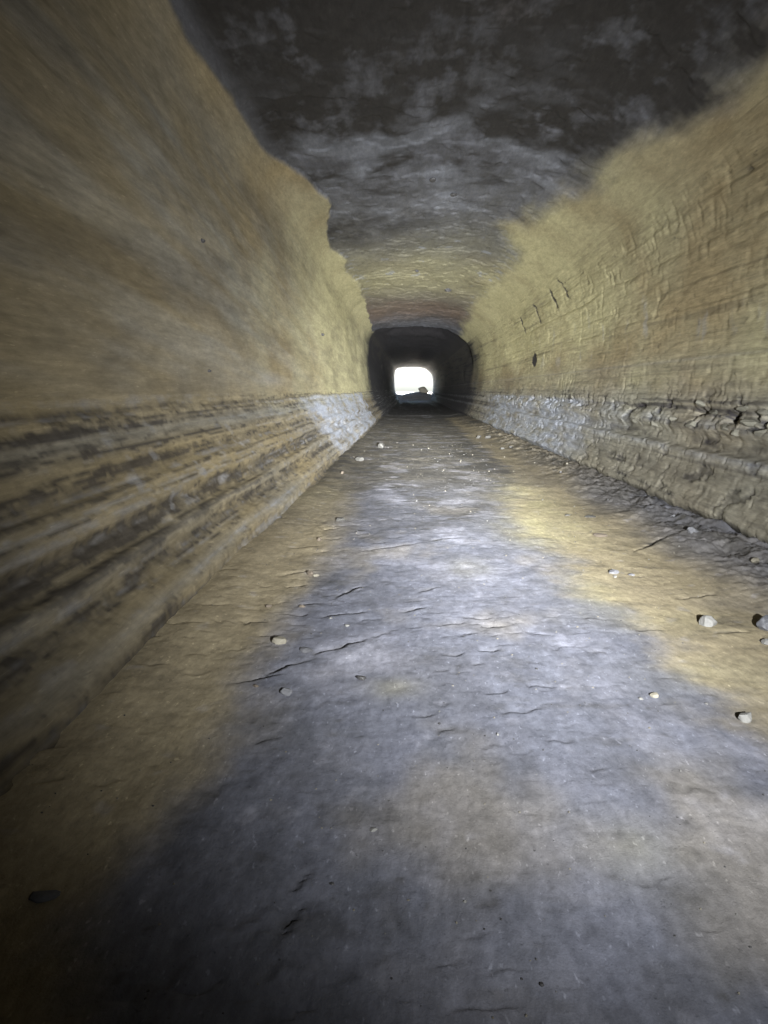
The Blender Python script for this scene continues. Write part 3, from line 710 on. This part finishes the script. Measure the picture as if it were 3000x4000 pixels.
def stone_mesh(name, size, seed, level=3, angular=0.7, mat=None):
    """a broken stone: a lump cut by random flat faces; size = (x, y, z) extents"""
    r = random.Random(seed)
    v, f = ICO[level]; v = v.copy()
    angular = max(angular, 0.55)
    for _ in range(int(7 + 9*angular)):
        n = np.array([r.gauss(0, 1), r.gauss(0, 1), r.gauss(0, 1)]); n /= np.linalg.norm(n)
        c = r.uniform(0.50, 0.85) if angular > 0.4 else r.uniform(0.72, 0.95)
        dist = v @ n
        v = v - np.outer(np.maximum(dist - c, 0)*0.97, n)
    v = v*(1 + 0.05*fbm(v[:, 0]*2.5 + seed, v[:, 1]*2.5, v[:, 2]*2.5, 3, seed)[:, None])
    ext = v.max(0) - v.min(0)
    v = (v - (v.max(0) + v.min(0))/2)/ext*np.array(size)
    me = bpy.data.meshes.new(name)
    me.from_pydata(v.tolist(), [], [list(t) for t in f])
    if angular < 0.58: me.polygons.foreach_set('use_smooth', np.ones(len(f), dtype=bool))
    me.materials.append(mat); me.update()
    return me
def add_stone(name, label, category, px, py, wpx, mat, seed, aspect=(1, 0.85, 0.65), rot=0.0, tilt=0.0, angular=0.7, group=None, sink=0.26, level=3):
    x, y = floor_at(px, py)
    for _ in range(2):                                    # follow the real floor height
        zf = float(floor_z(np.array([x]), np.array([y]))[0])
        d = ray(px, py); t = (zf - H)/d.z; x, y = d.x*t, d.y*t
    dist = math.hypot(y, H)
    w = 0.88*wpx*dist/FPX
    me = stone_mesh(name, (w*aspect[0], w*aspect[1], w*aspect[2]), seed, level, angular, mat)
    o = bpy.data.objects.new(name, me)
    o.location = (x, y, zf + w*aspect[2]*(0.5 - sink))
    o.rotation_euler = (tilt, 0, rot)
    o['label'] = label; o['category'] = category
    if group: o['group'] = group
    return link(o)

LOOSE = 'loose stones lying on the tunnel floor'
stones = [
 # px, py(base), width px, material, aspect, rot, tilt, angular, label
 (2768, 2440, 78, S_WHITE, (1, 0.8, 0.75), 0.5, 0.0, 0.9, 'largest white angular block on the yellow strip of floor near the right wall'),
 (2985, 2460, 90, S_GLOSS, (0.8, 0.8, 1.0), 0.2, 0.2, 0.9, 'jagged glossy dark grey stone standing beside the white angular block'),
 (2992, 2515, 48, S_WHITE, (1, 0.8, 0.7), 0.9, 0.0, 0.8, 'bright white stone at the foot of the jagged glossy dark stone'),
 (2908, 2815, 62, S_WHITE, (1, 0.9, 0.8), 0.3, 0.0, 0.2, 'round pale stone alone on grey floor, nearer than the white angular block'),
 (2557, 2722, 34, S_CREAM, (1, 0.9, 0.75), 0.4, 0.0, 0.6, 'small cream stone beside a white pebble on the grey floor'),
 (2503, 2732, 22, S_WHITE, (1, 0.8, 0.6), 0.1, 0.0, 0.3, 'white pebble just left of the small cream stone'),
 (2345, 2095, 62, S_BROWN, (1, 0.7, 0.22), -0.5, 0.25, 0.9, 'flat brown stone slab tilted up on the yellow floor by the right wall'),
 (2305, 2020, 52, S_DULL, (1, 0.5, 0.25), 0.2, 0.35, 0.9, 'flat dull flake propped up just beyond the brown slab'),
 (2215, 2014, 26, S_DULL, (1, 0.6, 0.35), 0.2, 0.0, 0.7, 'thin dull chip on the bright yellow stain'),
 (2397, 2240, 44, S_GREY, (1, 0.8, 0.5), 0.1, 0.1, 0.8, 'grey stone in the small cluster of chips on the yellow floor'),
 (2402, 2256, 22, S_WHITE, (1, 0.8, 0.6), 0.6, 0.0, 0.6, 'white chip in front of the grey stone of the chip cluster'),
 (2466, 2248, 30, S_GREY, (1, 0.6, 0.4), -0.2, 0.0, 0.8, 'low grey chip at the right end of the chip cluster'),
 (2630, 2028, 34, S_GREY, (1, 0.9, 0.9), 0.0, 0.0, 0.3, 'round grey stone in the dark gap under the right wall'),
 (2705, 2082, 62, S_GREY, (1, 0.7, 0.6), 0.7, 0.1, 0.8, 'angular grey lump in the crumbs at the foot of the right wall'),
 (2860, 2140, 60, S_GREY, (1, 0.8, 0.5), 0.4, 0.0, 0.8, 'broad low grey lump fallen from the right wall'),
 (2950, 2195, 44, S_CREAM, (1, 0.8, 0.6), 0.9, 0.0, 0.8, 'cream lump wedged under the ledge of the right wall'),
 (1091, 2512, 66, S_CREAM, (1, 0.6, 0.55), 0.15, 0.0, 0.35, 'rounded cream stone on the border of the tan and grey floor'),
 (1195, 2545, 74, S_GREY, (1, 0.55, 0.30), -0.75, 0.25, 0.6, 'flat grey slab lying tilted next to the rounded cream stone'),
 (1118, 2712, 60, S_GREY, (1, 0.7, 0.6), -0.6, 0.0, 0.8, 'angular grey stone with a dark notch below the flat grey slab'),
 (1413, 2655, 44, S_DARK, (1, 0.7, 0.55), 0.2, 0.0, 0.6, 'near-black stone at the edge of the pale violet patch'),
 (1357, 2446, 24, S_WHITE, (1, 0.6, 0.45), 0.1, 0.0, 0.6, 'white chip beside the dark cracks in the grey floor'),
 (1292, 2416, 18, S_WHITE, (1, 0.45, 0.4), 0.2, 0.0, 0.8, 'tiny oblong white chip inside the dark crack'),
 (1235, 2252, 32, S_CREAM, (1, 0.6, 0.5), 0.2, 0.0, 0.6, 'thin pale stone behind a brown one on the tan floor border'),
 (1213, 2247, 36, S_BROWN, (1, 0.7, 0.8), -0.6, 0.0, 0.6, 'brown upright stone on the tan strip by the left wall'),
 (1248, 2112, 22, S_BROWN, (0.7, 0.8, 1.0), -0.4, 0.0, 0.7, 'small brown chip on the tan strip, beyond the brown upright stone'),
 (1332, 2036, 44, S_DULL, (1, 0.6, 0.5), 0.1, 0.0, 0.4, 'pale stone where the tan floor turns to grey'),
 (1405, 1800, 40, S_DULL, (1, 0.8, 0.6), 0.0, 0.0, 0.3, 'rounded dull stone on the floor beside the white crusted wall'),
 (1488, 1750, 34, S_DULL, (0.9, 0.9, 0.95), -0.3, 0.0, 0.4, 'dull upright stone out on the open floor beyond the rounded dull stone'),
 (1337, 1852, 18, S_BROWN, (0.8, 0.8, 1.0), 0.0, 0.0, 0.7, 'small dark chip on the floor just before the crusted wall'),
 (1963, 1755, 20, S_DULL, (1, 0.8, 0.6), 0.0, 0.0, 0.5, 'left one of two tiny dull stones at the foot of the pale right wall'),
 (1996, 1748, 20, S_DULL, (1, 0.5, 0.5), 0.0, 0.0, 0.5, 'right one of two tiny dull stones at the foot of the pale right wall'),
 (1870, 1712, 22, S_DULL, (1, 0.8, 0.8), 0.0, 0.0, 0.5, 'small dull stone sitting on the long crack across the floor'),
 (1906, 1712, 24, S_DULL, (1, 0.8, 0.8), 0.0, 0.0, 0.6, 'dull stone at the right end of the long floor crack'),
 (175, 3505, 120, S_GREY, (1, 0.6, 0.28), 0.25, 0.0, 0.5, 'flat bluish grey stone half buried in the dim tan sand at the left'),
 (1460, 3243, 34, S_WHITE, (1, 0.6, 0.4), 0.3, 0.0, 0.4, 'white pebble alone on the near violet-grey floor'),
 (1180, 2372, 30, S_BROWN, (1, 0.6, 0.5), 0.2, 0.0, 0.6, 'brown chip on the tan floor, past the flat grey slab'),
 (1050, 2370, 30, S_BROWN, (1, 0.6, 0.5), 0.2, 0.0, 0.6, 'brown chip half sunk in the middle of the tan strip'),
 (1000, 2682, 28, S_BROWN, (1, 0.7, 0.5), 0.1, 0.0, 0.6, 'brown chip at the end of a crack in the tan floor'),
]
for k, (px, py, wpx, mt, asp, rot, tilt, ang, lab) in enumerate(stones):
    add_stone('stone', lab, 'stone', px, py, wpx, mt, 100 + k, asp, rot, tilt, ang, LOOSE)

# lumps of rock still stuck in the right wall
R_INV = np.array(R_CAM.transposed())
def surf_at(which, px, py):
    """the point of that wall seen at a photo pixel"""
    P = SURF[which].reshape(-1, 3); P = P[P[:, 1] > 1.5]
    c = (P - np.array([0, 0, H])) @ R_INV.T
    u = IW/2 - FPX*c[:, 0]/c[:, 2]; v = IH/2 + FPX*c[:, 1]/c[:, 2]
    return P[int(np.argmin((u - px)**2 + (v - py)**2))]
def wall_lump(which, name, px, py, wpx, mat, seed, asp, tilt=0.0, ang=0.8, out=0.15):
    p = surf_at(which, px, py); w = wpx*p[1]/FPX
    me = stone_mesh(name, (w*asp[0], w*asp[1], w*asp[2]), seed, 3, ang, mat)
    o = bpy.data.objects.new(name, me)
    inward = Vector((0.35 - p[0], 0, 1.9*H - p[2])).normalized()
    o.location = Vector(p) + inward*w*min(asp)*out; o.rotation_euler = (tilt, 0.2, 0.37*seed % 1)
    return link(o, bpy.data.objects[which])
S_WALL = stone_material('broken_wall_rock', (0.115, 0.108, 0.09), (0.175, 0.165, 0.135))
for k, (px, py, w, asp, tl) in enumerate(((2790, 1612, 62, (0.6, 1.6, 0.5), 0.1), (2912, 1592, 58, (0.6, 1.5, 0.4), -0.2), (2935, 1650, 66, (0.6, 1.6, 0.5), 0.1), (2832, 1668, 54, (0.6, 1.4, 0.55), 0.2),
        (2975, 1690, 60, (0.6, 1.3, 0.6), 0.0), (2745, 1580, 46, (0.6, 1.4, 0.5), 0.3), (2700, 1655, 50, (0.6, 1.4, 0.6), 0.0), (2880, 1690, 50, (0.6, 1.4, 0.6), 0.2), (2640, 1640, 40, (0.6, 1.5, 0.6), 0.1), (2985, 1610, 50, (0.6, 1.4, 0.5), 0.1),
        (2560, 1655, 36, (0.6, 1.5, 0.6), 0.0), (2480, 1640, 34, (0.6, 1.6, 0.6), 0.1))):
    wall_lump('wall_right', 'rock_lump', px, py, w, S_WALL, 300 + k, asp, tl, 0.8, -0.12)
for k, (wh, px, py, w) in enumerate((('wall_left', 787, 940, 24), ('wall_left', 1256, 1306, 18), ('wall_left', 814, 1449, 20), ('ceiling', 1690, 697, 24), ('ceiling', 1770, 755, 26), ('ceiling', 1752, 1128, 22), ('ceiling', 1628, 1055, 16))):
    wall_lump(wh, 'knob', px, py, w, S_DARK, 330 + k, (1, 1.3, 0.6), 0.0, 0.8, 0.3)

# grit: uncountable tiny bright grains and crumbs on the floor
def build_grit():
    r = random.Random(77)
    v0, f0 = ICO[1]
    V, F, MI = [], [], []
    for k in range(800):
        y = 0.9*math.exp(r.random()**0.9*math.log(16/0.9))
        x = r.uniform(XL + 0.05, XR - 0.05)
        if r.random() < 0.5: x = r.gauss(0.7, 0.55)
        if not XL < x < XR: continue
        s = r.uniform(0.0010, 0.0024)*(1 + 0.14*y)*(1.7 if r.random() < 0.06 else 1)
        if x > XR - 0.45: s *= r.uniform(1.0, 3.0)
        V.append((x, y, s, r.uniform(0.6, 1.4), r.uniform(0.5, 1.0), r.random()*6.28)); 
    A = np.array(V)
    z = floor_z(A[:, 0], A[:, 1])
    allv, allf, mats = [], [], []
    for (x, y, s, ax, az, rot), zz in zip(A, z):
        b = len(allv)*len(v0)
        p = v0*np.array([ax, 1, az])*s*(1 + 0.25*np.array([r.uniform(-1, 1) for _ in range(len(v0))]))[:, None]
        c, sn = math.cos(rot), math.sin(rot)
        p = np.stack([p[:, 0]*c - p[:, 1]*sn + x, p[:, 0]*sn + p[:, 1]*c + y, p[:, 2] + zz + 0.35*s], -1)
        allv.append(p); allf += [(a + b, bb + b, cc + b) for a, bb, cc in f0]
        mats += [0 if r.random() < 0.12 else (1 if r.random() < 0.4 else 2)]*len(f0)
    me = bpy.data.meshes.new('grit')
    me.from_pydata(np.vstack(allv).tolist(), [], allf)
    for m in (S_WHITE, S_CREAM, S_DARK): me.materials.append(m)
    me.polygons.foreach_set('material_index', np.array(mats, dtype=np.int32)); me.update()
    o = link(bpy.data.objects.new('grit', me)); o['kind'] = 'stuff'
    o['label'] = 'fine pale and dark grit scattered over the tunnel floor'; o['category'] = 'grit'
build_grit()

# ------------------------------------------------------------------ rubble blocking the bottom of the far mouth
def at_depth(px, py, y):
    d = ray(px, py); t = y/d.y
    return d.x*t, H + d.z*t
def build_mound():
    xs = np.linspace(-2.3, 3.1, 110); ys = np.linspace(80.5, 87.9, 60)
    X, Y = np.meshgrid(xs, ys, indexing='ij')
    top = [(1535, 1526), (1550, 1538), (1570, 1543), (1590, 1537), (1610, 1533), (1640, 1531), (1665, 1535), (1690, 1540)]
    tx, tz = zip(*[at_depth(px, py, 86.0) for px, py in top])
    crest = np.interp(X, tx, tz)
    prof = sst(80.5, 85.6, Y)*(1 - 0.5*sst(86.6, 87.9, Y))
    Z = -0.12 + (crest + 0.12)*prof + 0.10*fbm(X*1.4, Y*1.4, 0.0, 4, 701)*sst(80.5, 83, Y)*(1 - bump1(Y, 86, 1.2)*0.6)
    st = np.zeros(X.shape + (4,)); st[..., 0] = 0.6; st[..., 1] = 0.8
    o = grid_object('rubble_mound', np.stack([X, Y, Z], -1), st, M_FLOOR)
    o['label'] = 'low dark bank of rubble across the foot of the bright tunnel mouth'; o['category'] = 'rubble'
    return o
build_mound()
def far_stone(label, px, py, wpx, y, asp, seed, mat, sink=0.3):
    x, z = at_depth(px, py, y); w = wpx*y/FPX
    me = stone_mesh('boulder', (w*asp[0], w*asp[1], w*asp[2]), seed, 3, 0.7, mat)
    o = bpy.data.objects.new('boulder', me); o.location = (x, y, z + w*asp[2]*(0.5 - sink)); o.rotation_euler = (0, 0, seed % 3)
    o['label'] = label; o['category'] = 'boulder'; o['group'] = 'boulders on the rubble in the tunnel mouth'
    return link(o)
far_stone('grey boulder on the rubble at the right side of the bright mouth', 1653, 1536, 40, 85.8, (1, 0.8, 0.7), 801, S_CREAM, 0.1)
far_stone('small dark boulder at the left foot of the bright mouth', 1553, 1556, 18, 85.9, (1, 0.8, 0.7), 802, S_DARK)
far_stone('small flat boulder between the dark one and the middle of the mouth', 1575, 1560, 12, 85.9, (1.2, 0.8, 0.5), 803, S_GREY)
